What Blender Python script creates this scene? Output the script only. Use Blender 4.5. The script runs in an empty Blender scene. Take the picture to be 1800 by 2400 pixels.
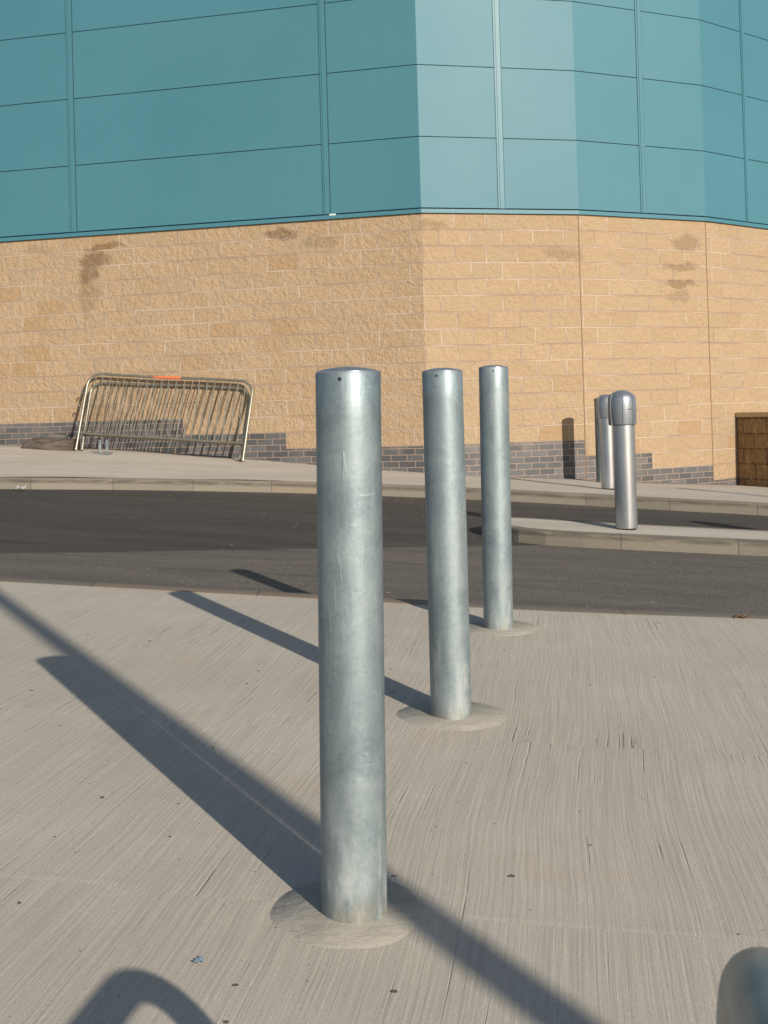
import bpy, bmesh, math, random
from mathutils import Vector, Matrix
random.seed(7)
R = math.radians
S = bpy.context.scene
COL = S.collection

# ------------------------------------------------------------------ camera
cam_d = bpy.data.cameras.new("camera")
cam = bpy.data.objects.new("camera", cam_d)
COL.objects.link(cam)
cam.matrix_world = (Matrix.Translation((0, 0, 0.971)) @ Matrix.Rotation(math.pi / 2 + 0.0144, 4, 'X')
                    @ Matrix.Rotation(-0.0286, 4, 'Z'))
cam_d.sensor_width = 36.0
cam_d.lens = 40.5
cam_d.shift_y = -0.1195
cam_d.clip_start = 0.05
cam_d.clip_end = 1000
cam_d.dof.use_dof = True
cam_d.dof.focus_distance = 3.6
cam_d.dof.aperture_fstop = 20.0
S.camera = cam

# ------------------------------------------------------------------ light
SUN_AZ, SUN_EL = 149.7, 22.5          # clockwise from +Y
w = bpy.data.worlds.new("World")
S.world = w
w.use_nodes = True
nt = w.node_tree
sky = nt.nodes.new('ShaderNodeTexSky')
sky.sky_type = 'NISHITA'
sky.sun_disc = False
sky.sun_elevation = R(SUN_EL)
sky.sun_rotation = R(SUN_AZ)
sky.air_density = 1.0
sky.dust_density = 0.6
nt.links.new(sky.outputs[0], nt.nodes['Background'].inputs[0])
nt.nodes['Background'].inputs[1].default_value = 0.085
sun_d = bpy.data.lights.new("sun", 'SUN')
sun_d.energy = 4.6
sun_d.angle = R(0.53)
sun_d.color = (1.0, 0.92, 0.80)
sun = bpy.data.objects.new("sun", sun_d)
COL.objects.link(sun)
to_sun = Vector((math.sin(R(SUN_AZ)) * math.cos(R(SUN_EL)), math.cos(R(SUN_AZ)) * math.cos(R(SUN_EL)), math.sin(R(SUN_EL))))
sun.rotation_euler = (-to_sun).to_track_quat('-Z', 'Y').to_euler()
sun.location = (6, -10, 12)

S.view_settings.view_transform = 'Standard'
S.view_settings.look = 'None'
S.view_settings.exposure = 0.4
S.view_settings.gamma = 1.0
S.view_settings.use_curve_mapping = False


# ------------------------------------------------------------------ node helpers
class Mat:
    def __init__(self, name):
        self.m = bpy.data.materials.new(name)
        self.m.use_nodes = True
        self.t = self.m.node_tree
        self.b = self.t.nodes['Principled BSDF']

    def set(self, sock, v):
        if hasattr(v, 'is_output'):
            self.t.links.new(v, sock)
        else:
            if isinstance(v, (tuple, list)) and len(v) == 3 and sock.type == 'RGBA':
                v = (*v, 1)
            sock.default_value = v

    def p(self, **k):
        names = dict(color='Base Color', rough='Roughness', metal='Metallic', normal='Normal', spec='Specular IOR Level', coat='Coat Weight', coatr='Coat Roughness')
        for a, v in k.items():
            self.set(self.b.inputs[names[a]], v)
        return self

    def node(self, t, **k):
        n = self.t.nodes.new(t)
        for a, v in k.items():
            setattr(n, a, v)
        return n

    def pos(self):
        n = self.node('ShaderNodeNewGeometry')
        return n.outputs['Position']

    def obj(self):
        return self.node('ShaderNodeTexCoord').outputs['Object']

    def uv(self):
        return self.node('ShaderNodeTexCoord').outputs['UV']

    def sep(self, v):
        n = self.node('ShaderNodeSeparateXYZ')
        self.set(n.inputs[0], v)
        return n.outputs

    def comb(self, x=0, y=0, z=0):
        n = self.node('ShaderNodeCombineXYZ')
        for i, v in enumerate((x, y, z)):
            self.set(n.inputs[i], v)
        return n.outputs[0]

    def math(self, op, a, b=None, c=None, clamp=False):
        n = self.node('ShaderNodeMath', operation=op, use_clamp=clamp)
        self.set(n.inputs[0], a)
        if b is not None:
            self.set(n.inputs[1], b)
        if c is not None:
            self.set(n.inputs[2], c)
        return n.outputs[0]

    def scale(self, v, xyz):
        n = self.node('ShaderNodeVectorMath', operation='MULTIPLY')
        self.set(n.inputs[0], v)
        n.inputs[1].default_value = xyz
        return n.outputs[0]

    def noise(self, v, scale=5.0, detail=3.0, rough=0.55, dist=0.0):
        n = self.node('ShaderNodeTexNoise')
        self.set(n.inputs['Vector'], v)
        n.inputs['Scale'].default_value = scale
        n.inputs['Detail'].default_value = detail
        n.inputs['Roughness'].default_value = rough
        n.inputs['Distortion'].default_value = dist
        return n.outputs['Fac']

    def voro(self, v, scale=5.0, out='Distance', rnd=1.0, dim='3D'):
        n = self.node('ShaderNodeTexVoronoi', voronoi_dimensions=dim)
        self.set(n.inputs['Vector'], v)
        n.inputs['Scale'].default_value = scale
        n.inputs['Randomness'].default_value = rnd
        return n.outputs[out]

    def ss(self, v, a, b):
        n = self.node('ShaderNodeMapRange', interpolation_type='SMOOTHSTEP')
        self.set(n.inputs[0], v)
        n.inputs[1].default_value = a
        n.inputs[2].default_value = b
        return n.outputs[0]

    def rng(self, v, a, b, c, d):
        n = self.node('ShaderNodeMapRange')
        self.set(n.inputs[0], v)
        for i, q in enumerate((a, b, c, d)):
            n.inputs[i + 1].default_value = q
        return n.outputs[0]

    def mix(self, f, a, b, blend='MIX'):
        n = self.node('ShaderNodeMix', data_type='RGBA', blend_type=blend)
        self.set(n.inputs[0], f)
        self.set(n.inputs[6], a)
        self.set(n.inputs[7], b)
        return n.outputs[2]

    def bump(self, h, strength=0.3, dist=0.01, normal=None):
        n = self.node('ShaderNodeBump')
        n.inputs['Strength'].default_value = strength
        n.inputs['Distance'].default_value = dist
        self.set(n.inputs['Height'], h)
        if normal is not None:
            self.set(n.inputs['Normal'], normal)
        return n.outputs[0]


def simple(name, color, rough=0.6, metal=0.0, nscale=30, namp=0.25, bump=0.1):
    M = Mat(name)
    n = M.noise(M.obj(), nscale, 4)
    c2 = tuple(c * (1 - namp) for c in color)
    c1 = tuple(min(1, c * (1 + namp)) for c in color)
    M.p(color=M.mix(n, c2, c1), rough=M.rng(n, 0.3, 0.7, rough - .06, rough + .06), metal=metal, normal=M.bump(n, bump, 0.003))
    return M.m


# ------------------------------------------------------------------ materials
def mat_apron():
    M = Mat("brushed_concrete")
    P = M.pos()
    x, y, z = M.sep(P)
    a = R(9)
    u = M.math('SUBTRACT', M.math('MULTIPLY', x, math.cos(a)), M.math('MULTIPLY', y, math.sin(a)))
    v = M.math('ADD', M.math('MULTIPLY', y, math.cos(a)), M.math('MULTIPLY', x, math.sin(a)))
    # sideways swerves of the broom, strongest where one pull meets the next
    wob = M.noise(M.comb(M.math('MULTIPLY', u, 0.35), M.math('MULTIPLY', v, 0.6), 3.1), 1.0, 1.5)
    wob2 = M.noise(M.comb(M.math('MULTIPLY', u, 0.9), M.math('MULTIPLY', v, 4.5), 7.7), 1.0, 1.0)
    uw = M.math('ADD', u, M.math('ADD', M.math('MULTIPLY', wob, 0.11), M.math('MULTIPLY', wob2, 0.008)))
    seam = M.math('ADD', M.math('DIVIDE', v, 1.15), M.math('MULTIPLY', M.noise(M.comb(u, 0, 0), 0.8, 2), 0.16))
    pull = M.math('FLOOR', seam)
    fr = M.math('FRACT', seam)
    uw = M.math('ADD', uw, M.math('MULTIPLY', pull, 0.37))
    fine = M.noise(M.comb(M.math('MULTIPLY', uw, 120), M.math('MULTIPLY', v, 2.2), pull), 1.0, 3, 0.6)
    mid = M.noise(M.comb(M.math('MULTIPLY', uw, 52), M.math('MULTIPLY', v, 1.1), 9.0), 1.0, 2, 0.5)
    med = M.noise(M.comb(M.math('MULTIPLY', uw, 75), M.math('MULTIPLY', v, 1.0), 5.0), 1.0, 2, 0.5)
    strength = M.ss(M.noise(P, 1.7, 3), 0.32, 0.66)
    groove = M.math('MULTIPLY', M.ss(med, 0.62, 0.70), M.math('MULTIPLY', strength, M.ss(M.noise(P, 7.0, 2), 0.35, 0.6)))
    patch = M.noise(P, 1.1, 4, 0.6)
    grain = M.noise(P, 170, 3, 0.75)
    grit = M.noise(P, 420, 2, 0.8)
    warm = M.noise(P, 2.3, 3)
    blot = M.noise(P, 6.0, 5, 0.65)
    col = M.mix(M.ss(patch, 0.3, 0.7), (0.475, 0.418, 0.345), (0.545, 0.487, 0.408))
    col = M.mix(M.math('MULTIPLY', M.ss(warm, 0.55, 0.75), 0.4), col, (0.51, 0.40, 0.31))
    col = M.mix(M.rng(blot, 0.35, 0.65, 0.18, 0.0), col, (0.36, 0.33, 0.27))
    lines = M.math('MULTIPLY', M.rng(fine, 0.34, 0.62, 0.46, 0.0), M.rng(strength, 0, 1, 0.45, 1.0))
    col = M.mix(lines, col, (0.29, 0.26, 0.21))
    col = M.mix(M.rng(mid, 0.36, 0.6, 0.22, 0.0), col, (0.30, 0.265, 0.215))
    col = M.mix(M.math('MULTIPLY', groove, 0.4), col, (0.17, 0.145, 0.115))
    col = M.mix(M.rng(grain, 0.35, 0.65, 0.38, 0.0), col, (0.27, 0.245, 0.205))
    col = M.mix(M.rng(grit, 0.35, 0.65, 0.25, 0.0), col, (0.25, 0.23, 0.2))
    # seam between pulls: a thin pale ridge
    ridge = M.math('MULTIPLY', M.ss(fr, 0.0, 0.012), M.math('SUBTRACT', 1.0, M.ss(fr, 0.012, 0.03)))
    ridge = M.math('MULTIPLY', ridge, M.ss(M.noise(M.comb(u, v, 2), 2.2, 2), 0.42, 0.6))
    col = M.mix(M.math('MULTIPLY', ridge, 0.10), col, (0.55, 0.5, 0.43))
    # trodden gum and oil specks
    vd = M.math('ADD', M.voro(P, 4.2, dim='2D'), M.rng(M.noise(P, 90, 2), 0.3, 0.7, -0.016, 0.014))
    vc = M.voro(P, 4.2, 'Color', dim='2D')
    cr, cg, cb = M.sep(vc)
    size = M.rng(cr, 0.55, 1.0, 0.0, 0.026)
    spots = M.math('MULTIPLY', M.math('LESS_THAN', vd, size), 0.85)
    col = M.mix(spots, col, (0.05, 0.045, 0.042))
    vd2 = M.voro(P, 13.0, dim='2D')
    c2r, c2g, c2b = M.sep(M.voro(P, 13.0, 'Color', dim='2D'))
    sp2 = M.math('MULTIPLY', M.math('LESS_THAN', vd2, M.rng(c2r, 0.75, 1.0, 0.0, 0.045)), 0.6)
    col = M.mix(sp2, col, (0.10, 0.085, 0.07))
    stain = M.ss(M.noise(P, 0.9, 5, 0.6, 0.8), 0.62, 0.74)
    col = M.mix(M.math('MULTIPLY', stain, 0.18), col, (0.22, 0.19, 0.15))
    h = M.math('ADD', M.math('MULTIPLY', fine, 0.5), M.math('ADD', M.math('MULTIPLY', groove, -0.6), M.math('ADD', M.math('MULTIPLY', grain, 0.22), M.math('MULTIPLY', ridge, 0.12))))
    M.p(color=col, rough=0.85, spec=0.25, normal=M.bump(h, 0.7, 0.0045))
    return M.m


def mat_patch():
    M = Mat("trowelled_concrete")
    P = M.pos()
    n = M.noise(P, 11, 5, 0.65, 0.6)
    g = M.noise(P, 170, 3, 0.75)
    b = M.noise(P, 38, 4, 0.7)
    n2 = M.noise(M.scale(P, (3, 9, 1)), 2.4, 3, 0.55, 1.2)
    col = M.mix(M.ss(n, 0.3, 0.7), (0.325, 0.298, 0.25), (0.38, 0.35, 0.296))
    col = M.mix(M.math('MULTIPLY', M.ss(n2, 0.54, 0.62), 0.45), col, (0.235, 0.21, 0.165))
    col = M.mix(M.rng(b, 0.35, 0.65, 0.35, 0.0), col, (0.27, 0.245, 0.205))
    col = M.mix(M.rng(g, 0.35, 0.65, 0.3, 0), col, (0.22, 0.2, 0.17))
    h = M.math('ADD', n, M.math('ADD', M.math('MULTIPLY', g, 0.25), M.math('MULTIPLY', b, 0.6)))
    M.p(color=col, rough=0.85, spec=0.25, normal=M.bump(h, 0.7, 0.006))
    return M.m


def mat_footway():
    M = Mat("footway_concrete")
    P = M.pos()
    n = M.noise(M.scale(P, (0.5, 1.6, 1)), 1.6, 5, 0.6, 0.4)
    g = M.noise(P, 60, 3, 0.7)
    col = M.mix(M.ss(n, 0.3, 0.7), (0.40, 0.355, 0.30), (0.47, 0.425, 0.36))
    col = M.mix(M.math('MULTIPLY', M.ss(M.noise(M.scale(P, (0.8, 3, 1)), 2.0, 4, 0.6), 0.58, 0.72), 0.35), col, (0.25, 0.225, 0.19))
    col = M.mix(M.rng(g, 0.3, 0.7, 0.2, 0.0), col, (0.22, 0.2, 0.18))
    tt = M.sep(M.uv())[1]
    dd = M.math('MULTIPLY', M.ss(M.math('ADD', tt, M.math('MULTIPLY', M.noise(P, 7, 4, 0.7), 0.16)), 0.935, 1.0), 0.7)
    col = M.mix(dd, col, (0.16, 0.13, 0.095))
    M.p(color=col, rough=0.88, spec=0.2, normal=M.bump(M.math('ADD', n, M.math('MULTIPLY', g, .3)), 0.4, 0.008))
    return M.m


def mat_kerb():
    # uv: u along the kerb in metres, v = height above the road
    M = Mat("kerb_stone")
    uv = M.uv()
    P = M.pos()
    u, v, _ = M.sep(uv)
    k = M.math('DIVIDE', u, 0.88)
    idx = M.math('FLOOR', k)
    f = M.math('FRACT', k)
    wn = M.node('ShaderNodeTexWhiteNoise', noise_dimensions='1D')
    M.set(wn.inputs['W'], idx)
    rnd = wn.outputs['Value']
    rc = wn.outputs['Color']
    n = M.noise(M.comb(M.math('MULTIPLY', u, 1.3), M.math('MULTIPLY', v, 9), 0), 2.4, 5, 0.65)
    g = M.noise(P, 70, 3, 0.7)
    col = M.mix(rnd, (0.14, 0.124, 0.098), (0.19, 0.168, 0.133))
    rr, rg, rb = M.sep(rc)
    col = M.mix(M.math('MULTIPLY', M.ss(rg, 0.86, 0.9), 0.28), col, (0.36, 0.22, 0.14))
    # grime that sits along the worn upper arris
    top = M.math('MULTIPLY', M.ss(v, 0.055, 0.085), M.math('SUBTRACT', 1.0, M.ss(v, 0.10, 0.125)))
    grime = M.math('MULTIPLY', top, M.ss(n, 0.28, 0.55))
    col = M.mix(M.math('MULTIPLY', grime, 0.9), col, (0.05, 0.043, 0.034))
    col = M.mix(M.rng(n, 0.35, 0.7, 0.35, 0.0), col, (0.2, 0.175, 0.14))
    col = M.mix(M.rng(g, 0.35, 0.7, 0.2, 0.0), col, (0.18, 0.16, 0.13))
    joint = M.math('LESS_THAN', f, 0.012)
    col = M.mix(M.math('MULTIPLY', joint, 0.55), col, (0.05, 0.045, 0.04))
    M.p(color=col, rough=0.88, spec=0.2, normal=M.bump(M.math('SUBTRACT', M.math('ADD', n, M.math('MULTIPLY', g, .3)), joint), 0.5, 0.006))
    return M.m


def mat_road():
    M = Mat("asphalt")
    P = M.pos()
    x, y, z = M.sep(P)
    along = M.math('SUBTRACT', x, M.math('MULTIPLY', y, 0.17))
    across = M.math('ADD', y, M.math('MULTIPLY', x, 0.17))
    d = M.math('SUBTRACT', y, M.math('MULTIPLY', x, 0.31))
    wv = M.comb(M.math('MULTIPLY', along, 0.35), M.math('MULTIPLY', across, 2.2), 0)
    streak = M.noise(wv, 1.6, 5, 0.6, 0.2)
    streak2 = M.noise(M.comb(M.math('MULTIPLY', along, 0.5), M.math('MULTIPLY', across, 7), 4), 1.5, 4, 0.6)
    dn = M.math('ADD', d, M.math('MULTIPLY', M.noise(P, 3.0, 3), 0.08))
    newer = M.ss(dn, 8.71, 8.79)
    col = M.mix(M.ss(streak, 0.3, 0.7), (0.150, 0.130, 0.109), (0.205, 0.178, 0.150))
    dk = M.mix(M.ss(streak, 0.3, 0.7), (0.050, 0.045, 0.040), (0.086, 0.078, 0.069))
    col = M.mix(newer, col, dk)
    # tyre-polished and dusty strips
    col = M.mix(M.math('MULTIPLY', M.ss(streak2, 0.5, 0.75), 0.45), col, (0.125, 0.106, 0.088))
    edge = M.math('SUBTRACT', 1.0, M.ss(across, 5.9, 6.5))
    col = M.mix(M.math('MULTIPLY', edge, 0.55), col, (0.135, 0.115, 0.094))
    gut = M.math('MULTIPLY', M.ss(across, 12.25, 12.8), 0.5)
    col = M.mix(gut, col, (0.15, 0.125, 0.095))
    dirt = M.math('MULTIPLY', M.ss(M.noise(wv, 3.0, 4), 0.55, 0.7), 0.35)
    col = M.mix(dirt, col, (0.034, 0.03, 0.027))
    g = M.noise(P, 210, 2, 0.8)
    vo = M.voro(P, 95.0)
    col = M.mix(M.rng(g, 0.25, 0.75, 0.62, -0.1), col, (0.018, 0.016, 0.014))
    col = M.mix(M.math('MULTIPLY', M.ss(M.noise(P, 120, 2), 0.62, 0.72), 0.5), col, (0.2, 0.175, 0.15))
    ag = M.noise(P, 48, 4, 0.75)
    col = M.mix(M.rng(ag, 0.36, 0.6, 0.55, 0.0), col, (0.03, 0.027, 0.024))
    col = M.mix(M.math('MULTIPLY', M.ss(ag, 0.6, 0.7), 0.4), col, (0.24, 0.21, 0.18))
    # specks of grit, paper and leaf
    vd = M.voro(P, 2.6, dim='2D')
    cr, cg, cb = M.sep(M.voro(P, 2.6, 'Color', dim='2D'))
    sp = M.math('LESS_THAN', vd, M.rng(cr, 0.5, 1.0, 0.0, 0.036))
    col = M.mix(M.math('MULTIPLY', sp, 0.8), col, M.mix(cg, (0.4, 0.36, 0.3), (0.33, 0.2, 0.1)))
    gv = M.voro(P, 17.0, dim='2D')
    ga, gb, gc = M.sep(M.voro(P, 17.0, 'Color', dim='2D'))
    gm = M.math('MULTIPLY', M.math('LESS_THAN', gv, M.rng(ga, 0.45, 1.0, 0.0, 0.28)), M.math('MAXIMUM', M.ss(across, 12.0, 12.7), M.math('MULTIPLY', M.math('SUBTRACT', 1.0, M.ss(across, 5.75, 6.15)), 0.7)))
    col = M.mix(M.math('MULTIPLY', gm, 0.8), col, M.mix(gb, (0.33, 0.27, 0.19), (0.05, 0.04, 0.03)))
    h = M.math('ADD', M.math('MULTIPLY', vo, 0.6), M.math('MULTIPLY', g, 0.5))
    M.p(color=col, rough=0.82, spec=0.3, normal=M.bump(h, 0.6, 0.006))
    return M.m


def mat_blocks():
    M = Mat("split_face_block")
    uv = M.uv()
    P = M.pos()
    br = M.node('ShaderNodeTexBrick', offset=0.5, offset_frequency=2, squash=1.0)
    M.set(br.inputs['Vector'], uv)
    br.inputs['Scale'].default_value = 1.0
    br.inputs['Brick Width'].default_value = 0.45
    br.inputs['Row Height'].default_value = 0.225
    br.inputs['Mortar Size'].default_value = 0.0085
    br.inputs['Mortar Smooth'].default_value = 0.15
    br.inputs['Bias'].default_value = 0.0
    br.inputs['Color1'].default_value = (0, 0, 0, 1)
    br.inputs['Color2'].default_value = (1, 1, 1, 1)
    br.inputs['Mortar'].default_value = (0.5, 0.5, 0.5, 1)
    rnd = M.sep(br.outputs['Color'])[0]
    mort = br.outputs['Fac']
    n1 = M.noise(P, 13, 5, 0.62, 0.3)
    n2 = M.noise(P, 44, 4, 0.65)
    n3 = M.noise(P, 1.2, 3)
    col = M.mix(rnd, (0.372, 0.268, 0.172), (0.410, 0.296, 0.194))
    col = M.mix(M.math('MULTIPLY', M.ss(rnd, 0.86, 0.93), 0.45), col, (0.32, 0.26, 0.175))
    col = M.mix(M.math('MULTIPLY', M.ss(rnd, 0.10, 0.04), 0.4), col, (0.35, 0.215, 0.11))
    col = M.mix(M.rng(n2, 0.35, 0.7, 0.42, 0.0), col, (0.24, 0.16, 0.085))
    col = M.mix(M.math('MULTIPLY', M.ss(n3, 0.5, 0.75), 0.25), col, (0.35, 0.265, 0.18))
    # mortar, some beds struck paler
    x, y, z = M.sep(P)
    mn = M.noise(M.comb(M.math('MULTIPLY', x, 0.9), 0, M.math('MULTIPLY', z, 4.4)), 1.0, 2)
    mcol = M.mix(M.ss(mn, 0.4, 0.62), (0.29, 0.215, 0.165), (0.44, 0.35, 0.275))
    col = M.mix(M.ss(mort, 0.2, 0.7), col, mcol)
    # damp / rust-brown runs under the cladding
    P2 = M.node('ShaderNodeVectorMath', operation='ADD')
    M.set(P2.inputs[0], P)
    nn = M.node('ShaderNodeTexNoise')
    nn.inputs['Scale'].default_value = 5.0
    nn.inputs['Detail'].default_value = 4
    M.set(nn.inputs['Vector'], P)
    sub = M.node('ShaderNodeVectorMath', operation='MULTIPLY_ADD')
    M.set(sub.inputs[0], nn.outputs['Color'])
    sub.inputs[1].default_value = (0.30, 0, 0.24)
    sub.inputs[2].default_value = (-0.15, 0, -0.12)
    M.set(P2.inputs[1], sub.outputs[0])
    px, py, pz = M.sep(P2.outputs[0])
    tot = None
    for cx, cz, rx, rz, st in [(-4.0, 3.40, .30, .06, .6), (-4.16, 3.20, .24, .14, .7), (-4.27, 3.00, .15, .16, .65), (-4.24, 2.70, .13, .34, .28),
                               (-1.39, 3.40, .25, .08, .6), (-.77, 3.27, .26, .09, .28), (4.46, 3.22, .24, .12, .35), (4.38, 2.88, .30, .06, .4),
                               (4.36, 2.62, .26, .05, .5), (4.35, 2.45, .16, .10, .3), (2.56, 3.01, .24, .10, .3), (-5.0, 3.42, .24, .07, .22), (.72, 3.42, .22, .07, .3)]:
        e = M.math('ADD', M.math('POWER', M.math('ABSOLUTE', M.math('DIVIDE', M.math('SUBTRACT', px, cx), rx)), 2),
                   M.math('POWER', M.math('ABSOLUTE', M.math('DIVIDE', M.math('SUBTRACT', pz, cz), rz)), 2))
        k = M.math('MULTIPLY', M.math('SUBTRACT', 1.0, M.ss(e, 0.25, 1.5)), st)
        tot = k if tot is None else M.math('MAXIMUM', tot, k)
    tot = M.math('MULTIPLY', tot, M.rng(n2, 0.3, 0.7, 1.1, 0.6), clamp=True)
    col = M.mix(tot, col, (0.085, 0.046, 0.016))
    h = M.math('ADD', M.math('MULTIPLY', n1, 1.0), M.math('MULTIPLY', n2, 0.35))
    h = M.math('MULTIPLY', h, M.math('SUBTRACT', 1.0, M.math('MULTIPLY', mort, 0.95)))
    M.p(color=col, rough=0.92, spec=0.15, normal=M.bump(h, 0.9, 0.035))
    return M.m


def mat_bricks():
    M = Mat("engineering_brick")
    uv = M.uv()
    P = M.pos()
    br = M.node('ShaderNodeTexBrick', offset=0.5, offset_frequency=2)
    M.set(br.inputs['Vector'], uv)
    br.inputs['Scale'].default_value = 1.0
    br.inputs['Brick Width'].default_value = 0.225
    br.inputs['Row Height'].default_value = 0.085
    br.inputs['Mortar Size'].default_value = 0.0055
    br.inputs['Mortar Smooth'].default_value = 0.2
    br.inputs['Color1'].default_value = (0.060, 0.060, 0.064, 1)
    br.inputs['Color2'].default_value = (0.115, 0.114, 0.117, 1)
    br.inputs['Mortar'].default_value = (0.33, 0.235, 0.175, 1)
    n = M.noise(P, 35, 4)
    col = M.mix(M.rng(n, 0.3, 0.7, 0.3, 0.0), br.outputs['Color'], (0.04, 0.036, 0.034))
    # dust and pale splash
    du = M.noise(P, 3.0, 4)
    col = M.mix(M.math('MULTIPLY', M.ss(du, 0.5, 0.72), 0.3), col, (0.23, 0.19, 0.155))
    h = M.math('ADD', M.math('SUBTRACT', 1.0, br.outputs['Fac']), M.math('MULTIPLY', n, 0.3))
    M.p(color=col, rough=0.6, spec=0.4, normal=M.bump(h, 0.6, 0.01))
    return M.m


def mat_teal(name="teal_coated_steel", ro=0.52, sp=0.36):
    M = Mat(name)
    P = M.pos()
    n = M.noise(P, 0.45, 3)
    f = M.noise(P, 320, 2)
    s = M.noise(M.scale(P, (3.0, 3.0, 0.35)), 2.0, 4, 0.6)
    col = M.mix(M.ss(n, 0.3, 0.7), (0.0445, 0.147, 0.187), (0.050, 0.157, 0.200))
    col = M.mix(M.math('MULTIPLY', M.ss(s, 0.5, 0.8), 0.10), col, (0.08, 0.18, 0.21))
    oi = M.node('ShaderNodeObjectInfo')
    col = M.mix(M.rng(oi.outputs['Random'], 0, 1, 0.0, 0.10), col, (0.085, 0.185, 0.215))
    run = M.noise(M.scale(P, (14, 14, 0.5)), 1.0, 4, 0.6)
    col = M.mix(M.math('MULTIPLY', M.ss(run, 0.55, 0.78), 0.10), col, (0.035, 0.11, 0.13))
    wv = M.math('ADD', M.noise(M.scale(P, (0.6, 0.6, 1.4)), 1.1, 2), M.math('MULTIPLY', oi.outputs['Random'], 0.0))
    M.p(color=col, rough=M.rng(n, 0.3, 0.7, ro, ro + 0.05), metal=0.0, spec=sp,
        normal=M.bump(M.math('ADD', M.math('MULTIPLY', f, 0.02), wv), 0.10, 0.05))
    return M.m


def mat_galv(name, tone=1.0, rough=0.42, metal=0.75):
    M = Mat(name)
    P = M.obj()
    oi = M.node('ShaderNodeObjectInfo')
    add = M.node('ShaderNodeVectorMath', operation='ADD')
    M.set(add.inputs[0], P)
    M.set(add.inputs[1], M.scale(oi.outputs['Location'], (3.1, 2.3, 1.0)))
    P = add.outputs[0]
    x, y, z = M.sep(P)
    brush = M.noise(M.scale(P, (6, 6, 130)), 1.0, 4, 0.6, 0.5)       # round-the-pipe marks
    runs = M.noise(M.scale(P, (34, 34, 2.6)), 1.0, 4, 0.6, 0.3)      # zinc runs down the pipe
    cloud = M.noise(P, 5.5, 5, 0.62, 0.7)
    spang = M.voro(P, 130.0, 'Color')
    sr, sg, sb = M.sep(spang)
    base = M.mix(M.ss(cloud, 0.25, 0.75), tuple(c * tone for c in (0.235, 0.315, 0.347)), tuple(c * tone for c in (0.42, 0.495, 0.52)))
    base = M.mix(M.rng(brush, 0.3, 0.75, 0.08, 0.0), base, tuple(c * tone for c in (0.20, 0.25, 0.27)))
    base = M.mix(M.math('MULTIPLY', M.ss(runs, 0.52, 0.72), 0.45), base, tuple(c * tone for c in (0.50, 0.55, 0.55)))
    base = M.mix(M.math('MULTIPLY', sr, 0.20), base, tuple(c * tone for c in (0.6, 0.66, 0.68)))
    # chalky white rust and mud splash near the foot
    foot = M.math('SUBTRACT', 1.0, M.ss(M.sep(M.obj())[2], 0.04, 0.30))
    white = M.math('MULTIPLY', foot, M.ss(M.noise(M.scale(P, (18, 18, 5)), 1.0, 4, 0.65), 0.42, 0.68))
    base = M.mix(M.math('MULTIPLY', white, 0.6), base, (0.36, 0.37, 0.34))
    sc = M.math('MULTIPLY', M.ss(M.noise(M.scale(P, (9, 9, 60)), 1.0, 3, 0.6, 1.5), 0.68, 0.76), 0.22)
    base = M.mix(sc, base, (0.62, 0.66, 0.66))
    mud = M.math('MULTIPLY', M.math('SUBTRACT', 1.0, M.ss(M.sep(M.obj())[2], 0.0, 0.07)), M.ss(M.noise(M.scale(P, (30, 30, 14)), 1.0, 3), 0.35, 0.6))
    base = M.mix(M.math('MULTIPLY', mud, 0.6), base, (0.25, 0.215, 0.165))
    rg = M.math('ADD', M.rng(cloud, 0.3, 0.7, rough - 0.08, rough + 0.08), M.math('MULTIPLY', white, 0.2))
    mt = M.math('SUBTRACT', metal, M.math('MULTIPLY', white, 0.5), clamp=True)
    lump = M.noise(M.scale(P, (22, 22, 7)), 1.0, 3, 0.6, 0.8)
    drip = M.ss(M.noise(M.scale(P, (46, 46, 6)), 1.0, 2, 0.5, 0.4), 0.66, 0.76)
    h = M.math('ADD', M.math('MULTIPLY', brush, 0.13), M.math('ADD', M.math('MULTIPLY', cloud, 1.0), M.math('ADD', M.math('MULTIPLY', runs, 0.5), M.math('ADD', M.math('MULTIPLY', lump, 0.8), M.math('MULTIPLY', drip, 0.5)))))
    M.p(color=base, rough=rg, metal=mt, spec=0.5, normal=M.bump(h, 0.36, 0.004))
    return M.m


def mat_alu(name, color, rough, metal=0.9):
    M = Mat(name)
    P = M.obj()
    n = M.noise(M.scale(P, (60, 60, 1.2)), 1.0, 3)
    c = M.noise(P, 4, 3)
    col = M.mix(M.ss(c, 0.3, 0.7), tuple(q * 0.92 for q in color), color)
    dirt = M.math('MULTIPLY', M.math('SUBTRACT', 1.0, M.ss(M.sep(P)[2], 0.0, 0.12)), 0.35)
    col = M.mix(dirt, col, (0.25, 0.23, 0.2))
    M.p(color=col, rough=M.rng(n, 0.3, 0.7, rough - 0.03, rough + 0.05), metal=metal, normal=M.bump(n, 0.06, 0.002))
    return M.m


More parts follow.
